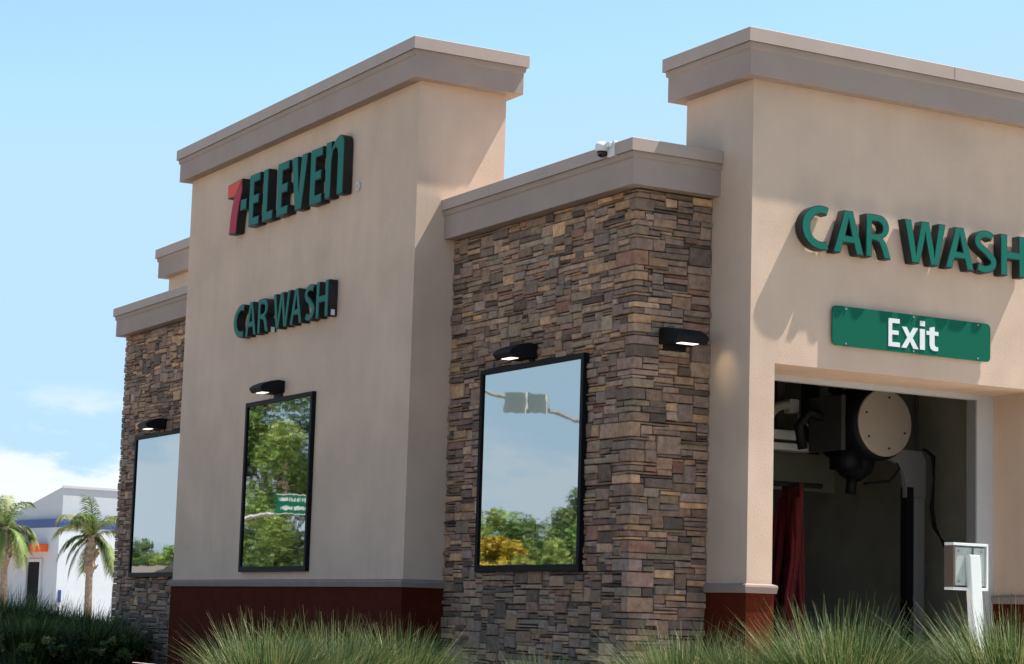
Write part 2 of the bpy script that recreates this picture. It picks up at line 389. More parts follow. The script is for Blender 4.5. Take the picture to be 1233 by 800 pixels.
# section at the exit end: face A runs +Y from VS0, face B runs +X from US
st = MB(); q = []; oa, ob = quoins(st, H, 0, q)
LA = VT0-VS0; LB = UB-US; nca = round(LA/CW); cwa = LA/nca; ncb = round(LB/CW); cwb = LB/ncb
def quoin_mesh(st, la, lb, z, h, x0, y0, sy):
    c = scol(); dep = R.uniform(.004, .024); dx = dep; dy = R.uniform(.004, .024); g = .003; e = .006
    jx = R.uniform(-.004, .004); jy = R.uniform(-.004, .004)
    def rr(): return R.uniform(-.003, .003)
    X = [x0-dx, x0-dx+e, x0+lb-e, x0+lb-g]; Y = [y0-sy*dy, y0-sy*(dy-e), y0+sy*(la-e), y0+sy*(la-g)]
    z0, z1 = z+g, z+h-g
    n1 = max(1, int(lb/.08)); n2 = max(1, int(la/.08))
    # front B face strip, corner chamfer, A face strip as one folded sheet
    path = [(x0+lb-g+jx, y0-sy*(dy-.010))]
    for i in range(n1+1):
        t = 1-i/n1; path.append((X[1]+(X[2]-X[1])*t, Y[0]+rr()))
    for i in range(n2+1):
        t = i/n2; path.append((X[0]+rr(), Y[1]+(Y[2]-Y[1])*t))
    path.append((x0-dx+.010, y0+sy*(la-g)+jy))
    cen = Vector((x0+.02, y0+sy*.02, 0))
    vs = []; rows = [(z0, .012), (z0+e, 0), ((z0+z1)/2, -.002), (z1-e, 0), (z1, .012)]
    for (zz, ins) in rows:
        for (px, py) in path:
            ix = min(ins, abs(px-x0)+.02) if True else 0
            # inset towards the wall
            if py*sy < (y0*sy-.0001+0.0): qy = py+sy*ins
            else: qy = py
            if px < x0: qx = px+ins
            else: qx = px
            vs.append((qx, qy, zz+rr()*.8))
    n = len(path)
    fs = [(r*n+i, r*n+i+1, (r+1)*n+i+1, (r+1)*n+i) for r in range(len(rows)-1) for i in range(n-1)]
    # returns into the wall
    b = len(vs)
    for (zz, ins) in (rows[0], rows[-1]):
        for (px, py) in path: vs.append((max(px, x0+.03) if px < x0+.03 else px, (sy*max(py*sy, y0*sy+.03)), zz))
    fs += [(i, i+1, b+i+1, b+i) for i in range(n-1)]
    t = (len(rows)-1)*n
    fs += [(t+i, t+i+1, b+n+i+1, b+n+i) for i in range(n-1)]
    for end in (0, n-1):
        fs.append((end, end+n, end+2*n, end+3*n, end+4*n, b+n+end, b+end))
    st.add(vs, fs, c)
for (la, lb, z, h) in q: quoin_mesh(st, la*cwa, lb*cwb, z, h, US, VS0, 1)
win = lambda y0, y1: (lambda a0, a1, z0, z1, off=0: False)
def skipwin(base, sgn, w0, w1):
    def f(a0, a1, z0, z1):
        ya, yb = sorted((base+sgn*a0, base+sgn*a1))
        return ya > w0+.03 and yb < w1-.03 and z0 > 1.33 and z1 < 3.43
    return f
fill_face(st, lambda a, z, d: (US-d, VS0+a, z), LA, H, oa, skipwin(VS0, 1, 18.032, 20.171))
fill_face(st, lambda a, z, d: (US+a, VS0-d, z), LB, H, ob)
bpart(st, 'stone_veneer', STONE, mw)
# rear section; the far corner turns away at VE
st = MB(); q = []; oa, ob = quoins(st, H, 0, q); LA2 = VE-VT1; nca = round(LA2/CW); cw2 = LA2/nca
for (la, lb, z, h) in q: quoin_mesh(st, la*cw2, lb*.05, z, h, US, VE, -1)
fill_face(st, lambda a, z, d: (US-d, VE-a, z), LA2, H, oa, skipwin(VE, -1, 28.93, 31.078))
bpart(st, 'stone_veneer', STONE, mw)

# windows --------------------------------------------------------------------
def window(u, y0, y1, z0, z1):
    f = .055
    w = bpart(MB().box(u-.045, u+.03, y0, y1, z0, z0+f+.012).box(u-.045, u+.03, y0, y1, z1-f, z1)
              .box(u-.0452, u+.03, y0, y0+f, z0+f+.012, z1-f).box(u-.0452, u+.03, y1-f, y1, z0+f+.012, z1-f), 'window', BRONZE, bevel=.003)
    me = MB().add([(0, y0+f-.01, z0+f), (0, y0+f-.01, z1-f+.01), (0, y1-f+.01, z1-f+.01), (0, y1-f+.01, z0+f)], [(0, 3, 2, 1)])
    p = me.build('pane', MIRROR, w, recalc=False); p.location = -parent_world(w)+Vector((u-.026, 0, 0))
    p.rotation_euler = (0, R.uniform(-.0015, .0015), 0)
    p.rotation_euler = (0, 0, 0)
    return w
window(US-.02, 18.032, 20.171, 1.296, 3.466)
window(UT-.01, 23.48, 25.557, 1.299, 3.465)
window(US-.02, 28.93, 31.078, 1.264, 3.395)

# ------------------------------------------------------------------ lettering
def curve_mesh(splines, extrude, offset, name):
    cu = bpy.data.curves.new(name, 'CURVE'); cu.dimensions = '2D'; cu.fill_mode = 'BOTH'; cu.extrude = extrude; cu.offset = offset
    for pts in splines:
        sp = cu.splines.new('POLY'); sp.points.add(len(pts)-1)
        for p, (x, y) in zip(sp.points, pts): p.co = (x, y, 0, 1)
        sp.use_cyclic_u = True
    o = bpy.data.objects.new(name, cu); col.objects.link(o)
    dg = bpy.context.evaluated_depsgraph_get(); me = bpy.data.meshes.new_from_object(o.evaluated_get(dg))
    bpy.data.objects.remove(o); bpy.data.curves.remove(cu); return me
def arc(cx, cy, rx, ry, a0, a1, n=14):
    return [(cx+rx*math.cos(rad(a0+(a1-a0)*i/n)), cy+ry*math.sin(rad(a0+(a1-a0)*i/n))) for i in range(n+1)]
# glyphs in a unit box 0..1 x 0..1 (sans bold), fitted to the measured boxes
def thick(path, t0, t1=None):
    """stroke outline of an open path with butt ends; per point thickness in x,y unit space"""
    t1 = t1 or t0; n = len(path); L = []; Rr = []
    for i, (x, y) in enumerate(path):
        a = path[max(i-1, 0)]; b = path[min(i+1, n-1)]; dx, dy = b[0]-a[0], b[1]-a[1]; l = math.hypot(dx, dy)
        tx, ty = -dy/l, dx/l
        L.append((x+tx*t0/2, y+ty*t1/2)); Rr.append((x-tx*t0/2, y-ty*t1/2))
    return L+Rr[::-1]
def glyph(ch):
    if ch == 'C':
        return [thick(arc(.62, .5, .49, .405, 68, 292, 26)+[], .27, .19)]
    if ch == 'A':
        return [[(0, 0), (.25, 0), (.335, .25), (.665, .25), (.75, 0), (1, 0), (.64, 1), (.36, 1)], [(.40, .42), (.5, .76), (.60, .42)]]
    if ch == 'R':
        return [[(0, 0), (.25, 0), (.25, .39), (.38, .39)]+[(.50, .36), (.58, .26), (.72, 0), (1, 0), (.86, .28), (.78, .39), (.67, .46)]
                + arc(.50, .72, .42, .275, -50, 90, 12)+[(.3, 1), (0, .985)],
                [(.25, .55), (.25, .82), (.40, .83)]+arc(.47, .69, .18, .135, 80, -80, 8)+[(.40, .55)]]
    if ch == 'W':
        return [[(0, 1), (.175, 1), (.27, .42), (.285, .3), (.30, .42), (.41, 1), (.60, 1), (.71, .42), (.725, .3), (.74, .42), (.83, 1), (1, 1), (.82, 0), (.63, 0), (.52, .55), (.505, .66), (.49, .55), (.37, 0), (.18, 0)]]
    if ch == 'S':
        top = arc(.53, .735, .35, .175, 40, 230, 14); bot = arc(.47, .27, .36, .18, 50, -140, 14)
        return [thick(top+[(.5, .52)]+bot, .27, .18)]
    if ch == 'H':
        return [[(0, 0), (.28, 0), (.28, .41), (.72, .41), (.72, 0), (1, 0), (1, 1), (.72, 1), (.72, .60), (.28, .60), (.28, 1), (0, 1)]]
    if ch == 'E':
        return [[(0, 0), (1, 0), (1, .16), (.45, .16), (.45, .42), (.92, .42), (.92, .59), (.45, .59), (.45, .84), (1, .84), (1, 1), (0, 1)]]
    if ch == 'L':
        return [[(0, 0), (1, 0), (1, .17), (.48, .17), (.48, 1), (0, 1)]]
    if ch == 'V':
        return [[(0, 1), (.38, 1), (.50, .40), (.62, 1), (1, 1), (.70, 0), (.30, 0)]]
    if ch == 'n':
        return [[(0, 0), (.32, 0), (.32, .62), (.40, .78), (.52, .82), (.62, .78), (.66, .68), (.66, 0), (1, 0), (1, .84)]
                + arc(.74, .84, .26, .16, 0, 110, 10)+[(.50, .95), (.40, .88), (.32, .82), (.32, .95), (0, .95)]]
    if ch == 'e_':
        return [[(0, 0), (1, 0), (1, .16), (.32, .16), (.32, .43), (.88, .43), (.88, .58), (.32, .58), (.32, .84), (.97, .84), (.97, 1), (0, 1)]]
    if ch == 'x':
        return [[(0, 0), (.30, 0), (.5, .33), (.70, 0), (1, 0), (.66, .51), (.97, 1), (.69, 1), (.5, .69), (.31, 1), (.03, 1), (.34, .51)]]
    if ch == 'i':
        return [[(0, 0), (1, 0), (1, .72), (0, .72)], [(0, .82), (1, .82), (1, 1), (0, 1)]]
    if ch == 't':
        return [[(.95, .0), (.95, .17), (.78, .165), (.68, .22), (.66, .30), (.66, .66), (.97, .66), (.97, .83), (.66, .83), (.66, 1.04), (.25, .98), (.25, .83), (0, .83), (0, .66), (.25, .66), (.25, .24), (.33, .08), (.48, .01), (.70, -.02)]]
def fit(sp, x0, x1, z0, z1):
    xs = [p[0] for q in sp for p in q]; ys = [p[1] for q in sp for p in q]; a, b, c, d = min(xs), max(xs), min(ys), max(ys)
    sp = [[((x-a)/(b-a), (y-c)/(d-c)) for x, y in q] for q in sp]
    return [[(x0+x*(x1-x0), z0+y*(z1-z0)) for x, y in s_] for s_ in sp]
def letter(parent, sp, face, plane, wall, depth, white_clip=False, name='letter'):
    """plane 'A': local x -> -Y on wall x=wall facing -X; plane 'B': x -> +X on wall y=wall facing -Y"""
    rot = Matrix(((0, 0, -1), (-1, 0, 0), (0, 1, 0))) if plane == 'A' else Matrix(((1, 0, 0), (0, 0, -1), (0, 1, 0)))
    def place(me, out):
        off = Vector((wall-out, 0, 0)) if plane == 'A' else Vector((0, wall-out, 0))
        me.transform(Matrix.Translation(off-parent_world(parent)) @ rot.to_4x4())
    me = curve_mesh(sp, depth/2-.006, 0, 'letter'); place(me, depth/2+.006)
    o = link(name, me, LBLACK, parent)
    me = curve_mesh(sp, .002, -.010, 'letter_face'); place(me, depth+.0045)
    link('letter_face', me, face, o)
    return o
def sign_a_word(root, chars, depth=.12):
    for ch, y0, y1, z0, z1 in chars:
        letter(root, fit(glyph(ch), -y0, -y1, z0, z1), GREEN, 'A', UT, depth)
# brand letters, high on the tower
sg = tag(empty('letter_sign', (UT, 24.5, 5.8)), 'deep channel letters reading 7-ELEVEn, red numeral and green letters, high on the tower', 'letter sign')
up7 = [(-26.345, 6.44), (-25.865, 6.462), (-26.10, 6.262), (-26.338, 6.275)]
lo7 = [(-26.115, 6.255), (-25.865, 6.450), (-25.85, 6.30), (-25.925, 6.15), (-25.975, 5.98), (-26.005, 5.764), (-26.245, 5.772), (-26.215, 5.98), (-26.165, 6.14)]
o7 = [(-26.35, 6.45), (-25.855, 6.472), (-25.84, 6.30), (-25.915, 6.15), (-25.965, 5.98), (-25.995, 5.755), (-26.255, 5.765), (-26.225, 5.98), (-26.175, 6.14), (-26.12, 6.26), (-26.345, 6.265)]
l7 = letter(sg, [o7], RED, 'A', UT, .12)
for ch in list(l7.children): bpy.data.objects.remove(ch)
rot_ = Matrix(((0, 0, -1), (-1, 0, 0), (0, 1, 0)))
for sp_, m_ in ((up7, ORANGE), (lo7, RED)):
    me = curve_mesh([sp_], .002, -.004, 'letter_face')
    me.transform(Matrix.Translation(Vector((UT-.1245, 0, 0))-parent_world(sg)) @ rot_.to_4x4()); link('letter_face', me, m_, l7)
letter(sg, [[(-25.89, 6.04), (-25.675, 6.035), (-25.675, 6.175), (-25.88, 6.185)]], GREEN, 'A', UT, .12, name='dash')
for ch, y0, y1, z0, z1 in (('E', 25.59, 25.24, 5.775, 6.46), ('L', 25.135, 24.80, 5.775, 6.455), ('E', 24.675, 24.315, 5.77, 6.455),
                           ('V', 24.245, 23.745, 5.765, 6.45), ('E', 23.66, 23.305, 5.755, 6.45), ('n', 23.215, 22.695, 5.77, 6.50)):
    letter(sg, fit(glyph(ch), -y0, -y1, z0, z1), GREEN, 'A', UT, .12)
ro = letter(sg, [arc(-22.50, 5.83, .045, .05, 0, 330, 16), arc(-22.50, 5.83, .028, .032, 0, 330, 12)], WHITE, 'A', UT, .03, name='registered_mark')
ro.data.materials[0] = WHITE
sg2 = tag(empty('letter_sign', (UT, 24.5, 4.3)), 'dark green CAR WASH channel letters above the middle window in the shaded tower wall', 'letter sign')
sign_a_word(sg2, (('C', 25.93, 25.57, 4.325, 4.765), ('A', 25.53, 25.16, 4.325, 4.76), ('R', 25.12, 24.77, 4.325, 4.765), ('W', 24.63, 24.10, 4.325, 4.77),
                  ('A', 24.10, 23.735, 4.325, 4.765), ('S', 23.675, 23.36, 4.32, 4.77), ('H', 23.33, 22.975, 4.325, 4.765)))
for y in (25.97, ):
    pass
for y_, z_ in ((22.975, 4.37), (24.77, 4.345)):
    bpart(MB().box(UT-.085, UT-.035, y_-.004, y_-.001, z_-.035, z_+.035), 'label_plate', WHITE, sg2)
bpart(MB().box(UT-.085, UT-.04, 25.990, 25.9945, 5.80, 5.865), 'label_plate', WHITE, sg)
sg3 = tag(empty('letter_sign', (14, VB0, 4.5)), 'large bright green CAR WASH channel letters over the exit opening', 'letter sign')
for ch, x0, x1, z0, z1 in (('C', 12.505, 12.84, 4.475, 4.92), ('A', 12.89, 13.28, 4.475, 4.91), ('R', 13.30, 13.625, 4.475, 4.915), ('W', 13.79, 14.335, 4.475, 4.915),
                           ('A', 14.325, 14.715, 4.475, 4.91), ('S', 14.715, 15.02, 4.47, 4.92), ('H', 15.07, 15.42, 4.475, 4.91)):
    letter(sg3, fit(glyph(ch), x0, x1, z0, z1), GREEN, 'B', VB0, .11)
# exit panel
ex = tag(empty('exit_sign', (13.98, VB0, 3.77)), 'green rectangular panel with rounded corners reading Exit in white over the opening', 'sign')
rr_ = .05; x0, x1, z0, z1 = 12.955, 15.003, 3.568, 3.962
pl = arc(x1-rr_, z1-rr_, rr_, rr_, 0, 90, 6)+arc(x0+rr_, z1-rr_, rr_, rr_, 90, 180, 6)+arc(x0+rr_, z0+rr_, rr_, rr_, 180, 270, 6)+arc(x1-rr_, z0+rr_, rr_, rr_, 270, 360, 6)
me = curve_mesh([pl], .006, 0, 'panel'); me.transform(Matrix.Translation(Vector((0, VB0-.030, 0))-parent_world(ex)) @ Matrix(((1, 0, 0), (0, 0, -1), (0, 1, 0))).to_4x4())
pn = link('panel', me, SGREEN, ex)
for ch, a, b, zz in (('e_', 13.657, 13.805, 3.90), ('x', 13.822, 14.045, 3.83), ('i', 14.062, 14.128, 3.91), ('t', 14.148, 14.305, 3.865)):
    me = curve_mesh(fit(glyph(ch), a, b, 3.617, zz), .001, 0, 'text'); me.transform(Matrix.Translation(Vector((0, VB0-.0395, 0))-parent_world(ex)) @ Matrix(((1, 0, 0), (0, 0, -1), (0, 1, 0))).to_4x4())
    link('letter', me, WHITE, pn)
for bx_ in (13.12, 13.98, 14.83):
    for bz in (3.592, 3.938):
        o = MB().tube([(bx_, VB0-.036, bz), (bx_, VB0-.044, bz)], .011, 8).build('bolt', GREY, pn); o.location = -parent_world(pn)

# ------------------------------------------------------------------ wall lamps
def wall_lamp(loc, rz, label, lit=False):
    """local: +X out of the wall, width along Y"""
    t = tag(empty('wall_lamp', loc, rz), label, 'wall lamp', 'black wedge wall lamps')
    prof = [(.0, .0), (.0, .150), (.08, .160), (.19, .140), (.28, .100), (.33, .065), (.33, .045), (.30, .0)]
    mb = MB(); mb.prism([(x, z) for x, z in prof], 'y', -.185, .185)
    mb.build('housing', BLACK, t, bevel=.010)
    MB().box(-.005, .012, -.13, .13, -.055, -.0005).build('mounting_plate', BLACK, t)
    MB().box(.18, .27, -.10, .10, -.006, .004).build('lens', LED, t)
    return t
wall_lamp((US-.015, 19.22, 3.50), math.pi, 'black wedge lamp over the big window at the stone corner, lens glowing')
wall_lamp((UT, 24.62, 3.52), math.pi, 'black wedge lamp over the middle window on the beige stucco tower')
wall_lamp((US-.015, 30.05, 3.44), math.pi, 'black wedge lamp over the farthest window, on stone beside the tower edge')
lb_ = wall_lamp((11.56, VS0-.015, 3.50), -math.pi/2, 'black wedge lamp on bare stone beside the exit tower, no window under it')
spd = bpy.data.lights.new('lamp_beam', 'SPOT'); spd.energy = 1.3; spd.spot_size = rad(62); spd.spot_blend = .9; spd.color = (1, .9, .62); spd.shadow_soft_size = .03
spo = bpy.data.objects.new('lamp_beam', spd); col.objects.link(spo); spo.parent = lb_
spo.location = (.2, .05, -.02)
tgt = Vector((11.99, 16.93, 3.28)); src_ = Vector((11.61, 17.0, 3.48))
spo.rotation_euler = (Matrix.Rotation(math.pi/2, 4, 'Z') @ (tgt-src_).to_track_quat('-Z', 'Y').to_matrix().to_4x4()).to_euler()

# ------------------------------------------------------------------ dome camera on the parapet
dc = tag(empty('security_camera', (US-.19, 17.50, 5.40)), 'small white dome security camera clipped on the stone parapet', 'camera')
MB().box(-.015, .03, -.16, -.04, -.07, .085).box(-.06, -.01, -.14, -.06, .02, .07).build('bracket', WHITE, dc, bevel=.006)
prof = [(.0, .09), (.035, .088), (.062, .07), (.07, .04), (.07, .0), (.064, -.005)]
def lathe(mb, prof, n=24, cx=0, cy=0, axis='z', flip=1):
    vs = []
    for r_, z_ in prof:
        for k in range(n):
            a = 2*math.pi*k/n
            if axis == 'z': vs.append((cx+r_*math.cos(a), cy+r_*math.sin(a), z_))
            else: vs.append((cx+r_*math.cos(a), z_, cy+r_*math.sin(a)))
    fs = [(i*n+k, i*n+(k+1) % n, (i+1)*n+(k+1) % n, (i+1)*n+k) for i in range(len(prof)-1) for k in range(n)]
    fs += [tuple(range(n)), tuple(range((len(prof)-1)*n, len(prof)*n))]
    mb.add(vs, fs); return mb
lathe(MB(), prof, cx=-.05, cy=.0).build('housing', WHITE, dc, smooth=True)
lathe(MB(), [(.052, -.006), (.050, -.03), (.036, -.052), (.012, -.062)], cx=-.05).build('dome', mat('smoked_dome', (.01, .01, .01), .08), dc, smooth=True)

# ------------------------------------------------------------------ wash equipment inside the exit
bl = tag(empty('blower', (15.33, 18.6, 3.1)), 'black drum blower with a pale round end plate hanging inside the exit', 'blower')
drum = lathe(MB(), [(.10, .86), (.32, .85), (.39, .78), (.42, .62), (.42, .12), (.41, .04), (.37, .0)], 36, axis='y').build('drum', BLACK, bl, smooth=True)
lathe(MB(), [(.36, -.002), (.378, -.012), (.378, -.03), (.368, -.036), (.02, -.038)], 40, axis='y').build('end_plate', DISC, bl)
for a in (80, 160, 280, 340, 215):
    MB().tube([(.29*math.cos(rad(a)), -.036, .29*math.sin(rad(a))), (.29*math.cos(rad(a)), -.048, .29*math.sin(rad(a)))], .012, 8).build('bolt', BLACK, bl)
MB().tube([(-.05, .45, -.30), (-.09, .42, -.50), (-.13, .42, -.60)], [.27, .22, .12], 20).tube([(-.10, .42, -.58), (-.12, .42, -.78)], .06, 12).box(-.36, -.12, .2, .5, -.52, -.30).build('nozzle', BLACK, bl, smooth=True)
MB().tube([(-.40, .5, .05), (-.62, .55, .12), (-.72, .6, -.05), (-.66, .6, -.30)], .06, 10).build('hose', BLACK, bl, smooth=True)
MB().box(-.47, -.41, .15, .75, -.32, .30).build('motor_plate', DARKI, bl, bevel=.01)
MB().tube([(.30, .2, -.30), (.40, .2, -.48), (.30, .25, -.62), (.05, .4, -.66)], .014, 8).build('cable', BLACK, bl, smooth=True)
MB().box(-.06, .06, .3, .42, .40, 1.28).box(-.06, .06, .8, .92, .40, 1.28).build('hanger', DARKI, bl)
b2 = tag(empty('air_duct', (14.78, 19.6, 3.1)), 'grey curved duct pipe with a chrome ring at the top left inside the exit', 'duct')
MB().tube([(-.05+.26*math.cos(rad(a)), 0, -.03+.26*math.sin(rad(a))) for a in range(60, 205, 12)], .055, 12).build('elbow', INNER, b2, smooth=True)
MB().box(-.04, .09, -.06, .06, .14, .30).build('coupling', FRAMEW, b2, bevel=.01)
MB().tube([(.25+.085*math.cos(rad(a)), -.1, .08+.11*math.sin(rad(a))) for a in range(0, 361, 15)], .022, 8).build('ring', CHROME, b2, smooth=True)
MB().tube([(.05, -.1, .15), (.04, -.12, -.02), (.10, -.14, -.18), (.24, -.14, -.25), (.36, -.1, -.23)], .012, 8).build('cable', INNER, b2, smooth=True)
MB().box(-.1, 0, .1, .2, -.1, 1.25).build('hanger', DARKI, b2)
b3 = tag(empty('motor', (14.55, 20.6, 3.35)), 'dark finned motor housing behind the grey duct in the upper left of the tunnel', 'motor')
mb = lathe(MB(), [(.05, -.5), (.2, -.48), (.24, -.4), (.24, .35), (.18, .42)], 20, axis='y')
for k in range(9): lathe(mb, [(.24, -.36+k*.08), (.265, -.355+k*.08), (.265, -.335+k*.08), (.24, -.33+k*.08)], 20, axis='y')
mb.build('casing', DARKI, b3); MB().box(-.05, .05, -.1, .1, .2, 1.05).build('hanger', DARKI, b3)
pp_ = tag(empty('wall_pipes', (16.6, 19.6, 1.2)), 'thin pipes and a small junction box on the inner wall behind the post', 'pipe')
MB().tube([(.06, 0, -1.1), (.06, 0, 3.1)], .022, 8).tube([(.06, .12, -1.1), (.06, .12, 1.6), (.06, .5, 1.9), (.06, 2.5, 1.9)], .016, 8).build('pipe', GREY, pp_, smooth=True)
MB().box(-.02, .09, -.16, -.02, .1, .42).build('junction_box', GREY, pp_, bevel=.006)
tr2 = tag(empty('light_tray', (14.6, 19.45, 2.9)), 'pale horizontal equipment tray at the left inside the exit', 'tray')
MB().prism([(-1.4, -.02), (.38, -.02), (.48, -.075), (.48, -.10), (-1.4, -.10)], 'y', 0, .25).build('shelf', FRAMEW, tr2, bevel=.006)
MB().prism([(-1.4, .13), (.28, .13), (.36, .02), (-1.4, .03)], 'y', .05, .3).build('cover', FRAMEW, tr2, bevel=.006)
MB().tube([(-1.3, .15, .12), (-1.3, .15, 1.5)], .03).build('hanger', DARKI, tr2)
bm_ = tag(empty('overhead_beam', (14.2, 20, 2.6)), 'dull olive overhead beam crossing the upper left of the tunnel', 'beam')
MB().box(-2.5, 1.56, 0, .25, -.21, .23).build('beam', mat('olive_paint', (.10, .10, .075), .7, noise_amt=.1), bm_, bevel=.01)
MB().box(1.2, 1.35, .05, .2, .23, 1.79).box(-2.3, -2.15, .05, .2, .23, 1.79).build('hanger', DARKI, bm_)
ps = tag(empty('equipment_post', (15.98, 18.75, 0)), 'grey steel post with a curved bracket and hoses inside the exit', 'post')
MB().box(-.06, .08, 0, .16, .012, 2.3).build('column', GREY, ps, bevel=.006)
MB().box(-.155, -.063, .02, .14, .012, 2.42).build('channel', BLACK, ps, bevel=.004)
me_ = MB()
pr = [(-.48, 2.84), (.06, 2.84), (.12, 2.74), (.12, 2.3), (-.16, 2.3), (-.165, 2.45), (-.20, 2.58), (-.28, 2.68), (-.48, 2.75)]
me_.prism(pr, 'y', .03, .10).build('bracket', GREY, ps, bevel=.005)
for k in range(3):
    MB().tube([(.02+.02*k, -.03, 2.86), (.14+.02*k, -.05, 2.78), (.17, -.05, 2.5), (.13+.02*k, -.04, 2.2), (.16+.02*k, -.05, 1.98), (.32, -.06, 1.80-.02*k), (.5, -.02, 1.70-.03*k), (.70, .05, 1.64-.03*k)], .011, 8).build('hose', BLACK, ps, smooth=True)
# red wash cloths
wc = tag(empty('wash_cloth', (14.42, 19.0, 0)), 'dark red cloth strips hanging in the shade at the left of the tunnel', 'wash cloth')
for k in range(26):
    a = R.uniform(-.26, .26); w = R.uniform(.06, .13); top = 2.36-abs(a)*1.1+R.uniform(-.05, .05); yy = R.uniform(-.15, .25); sp2 = R.uniform(.9, 1.25)
    vs = []
    for i in range(9):
        t = i/8; z = top+(.35-top)*t
        xx = a*(.25+.85*min(1, t*2))+.015*math.sin(t*9+k); y_ = yy+.03*math.sin(t*7+k*2)
        vs += [(xx-w/2, y_, z), (xx, y_-.02, z), (xx+w/2, y_+.012, z), (xx, y_+.022, z)]
    MB().add(vs, [(i*4+q, i*4+(q+1) % 4, (i+1)*4+(q+1) % 4, (i+1)*4+q) for i in range(8) for q in range(4)]+[(0, 1, 2, 3), (35, 34, 33, 32)]).build('cloth_strip', CLOTH, wc, smooth=True)
MB().tube([(-.4, .05, 2.38), (.4, .05, 2.38)], .03).build('rail', BLACK, wc)

# ------------------------------------------------------------------ back of small sign on a leaning post
sp = tag(empty('post_sign', (13.9, 15.38, 0)), 'back of a small white boxed sign on a leaning white post before the opening', 'sign')
bx = MB().box(-.375, .055, 0, .13, 1.20, 1.225).box(-.375, .055, 0, .13, 1.615, 1.64).box(.035, .055, 0, .13, 1.225, 1.615).box(-.355, .035, .11, .13, 1.225, 1.615)
bx.build('casing', WHITE, sp, bevel=.003)
MB().box(-.376, -.3545, .001, .129, 1.2255, 1.6145).build('side_panel', mat('brown_side', (.09, .06, .045), .7), sp)
pt = MB().box(-.345, -.21, .012, .03, 1.24, 1.6).box(-.11, .025, .012, .03, 1.24, 1.6).build('back_plate', PLATE, sp, bevel=.01)
MB().box(-.208, -.112, .04, .055, 1.24, 1.6).build('groove_plate', PLATE, sp)
for x_ in (-.30, -.02):
    for z_ in (1.28, 1.56): 
        o = MB().tube([(x_, .012, z_), (x_, .002, z_)], .012, 8).build('bolt', GREY, sp)
# post leans to the right going down
def pxs(z): return -.155+(1.52-z)*.075
mbp = MB(); vs = []
for z_ in (0, 1.53):
    c0 = pxs(z_); w_ = .062+.004*(1.53-z_)
    vs += [(c0-w_, -.05, z_), (c0+w_, -.05, z_), (c0+w_, .028, z_), (c0-w_, .028, z_)]
mbp.add(vs, [(0, 1, 2, 3), (7, 6, 5, 4)]+[(k, (k+1) % 4, 4+(k+1) % 4, 4+k) for k in range(4)])
mbp.build('post', WHITE, sp, bevel=.008)

# ------------------------------------------------------------------ grass clumps
def grass_mesh(seed, nb, hgt, spread, pal, lean=1.0, wid=.0045, heads=60):
    rg = random.Random(seed); mb = MB()
    for i in range(nb):
        az = rg.uniform(0, 2*math.pi); r0_ = spread*.28*math.sqrt(rg.random())
        out = lean*(rg.random()**.75)*1.05; L = hgt*min(rg.gauss(.78, .17), 1.2)*(1+.15*out)
        p = Vector((r0_*math.cos(az), r0_*math.sin(az), 0)); az2 = az+rg.gauss(0, .45)
        d = Vector((math.cos(az2)*out*.55, math.sin(az2)*out*.55, 1)).normalized()
        c = rg.choice(pal); k = rg.uniform(.7, 1.3); c = tuple(x*k for x in c)
        seg = 6; side = Vector((-math.sin(az2+rg.uniform(-.9, .9)), math.cos(az2), 0)).normalized(); w = wid*rg.uniform(.7, 1.4); vs = []
        droop = rg.uniform(.05, .16)*out
        for s_ in range(seg+1):
            t = s_/seg; ww = w*(1-t**2.2)+.0006
            vs += [p-side*ww, p+side*ww]
            p = p+d*(L/seg); d = (d+Vector((math.cos(az2)*droop, math.sin(az2)*droop, -droop*.8))).normalized()
        mb.add(vs, [(2*s_, 2*s_+1, 2*s_+3, 2*s_+2) for s_ in range(seg)], c)
        if i < heads:   # small straw seed heads near the tip
            for q in range(4):
                c0 = Vector(vs[-6])+Vector((rg.gauss(0, .012), rg.gauss(0, .012), rg.uniform(-.03, .03)))
                a_ = Vector((rg.gauss(0, 1), rg.gauss(0, 1), rg.gauss(0, 1))).normalized()*.009; b2_ = a_.orthogonal().normalized()*.006
                mb.add([c0-a_, c0+b2_, c0+a_, c0-b2_], [(0, 1, 2, 3)], (.42, .30, .09))
    return mb.mesh('foliage')
GP = [(.065, .115, .032), (.085, .14, .04), (.04, .075, .022), (.12, .17, .055), (.26, .26, .12), (.20, .18, .07), (.03, .055, .018), (.04, .07, .022), (.10, .13, .035)]
DP = [(.04, .075, .022), (.06, .10, .028), (.12, .17, .05), (.03, .055, .018), (.24, .28, .10)]
gm = [grass_mesh(s, 4200, .98, 1.0, GP, wid=.0034, heads=200) for s in (1, 2, 3)]
for m in gm: m.materials.append(GRASSB)
def clump(me, x, y, sc_, rz, label, group, cat='grass clump', sz=1):
    o = bpy.data.objects.new('grass_clump', me); col.objects.link(o); o.location = (x, y, 0); o.rotation_euler = (0, 0, rz)
    o.scale = (sc_, sc_, sc_*sz); return tag(o, label, cat, group)
GG = 'spiky grass clumps in the planting bed'
clump(gm[0], 5.70, 13.20, .71, .3, 'spiky grass clump in front of the middle window, leftmost of the sunny clumps', GG)
clump(gm[1], 6.45, 13.75, .72, 1.7, 'spiky grass clump below the tower letters, right of the leftmost sunny clump', GG)
clump(gm[2], 7.12, 14.1, .70, 4.1, 'lower spiky grass clump before the maroon base at the tower corner', GG)
clump(gm[0], 7.91, 13.33, .52, 2.2, 'tiny grass tuft before the stone wall under the big window', GG)
clump(gm[1], 8.72, 12.72, .74, 5.1, 'spiky grass clump at the foot of the stone wall corner', GG)
clump(gm[2], 9.02, 12.35, .70, .9, 'spiky grass clump before the exit pier', GG)
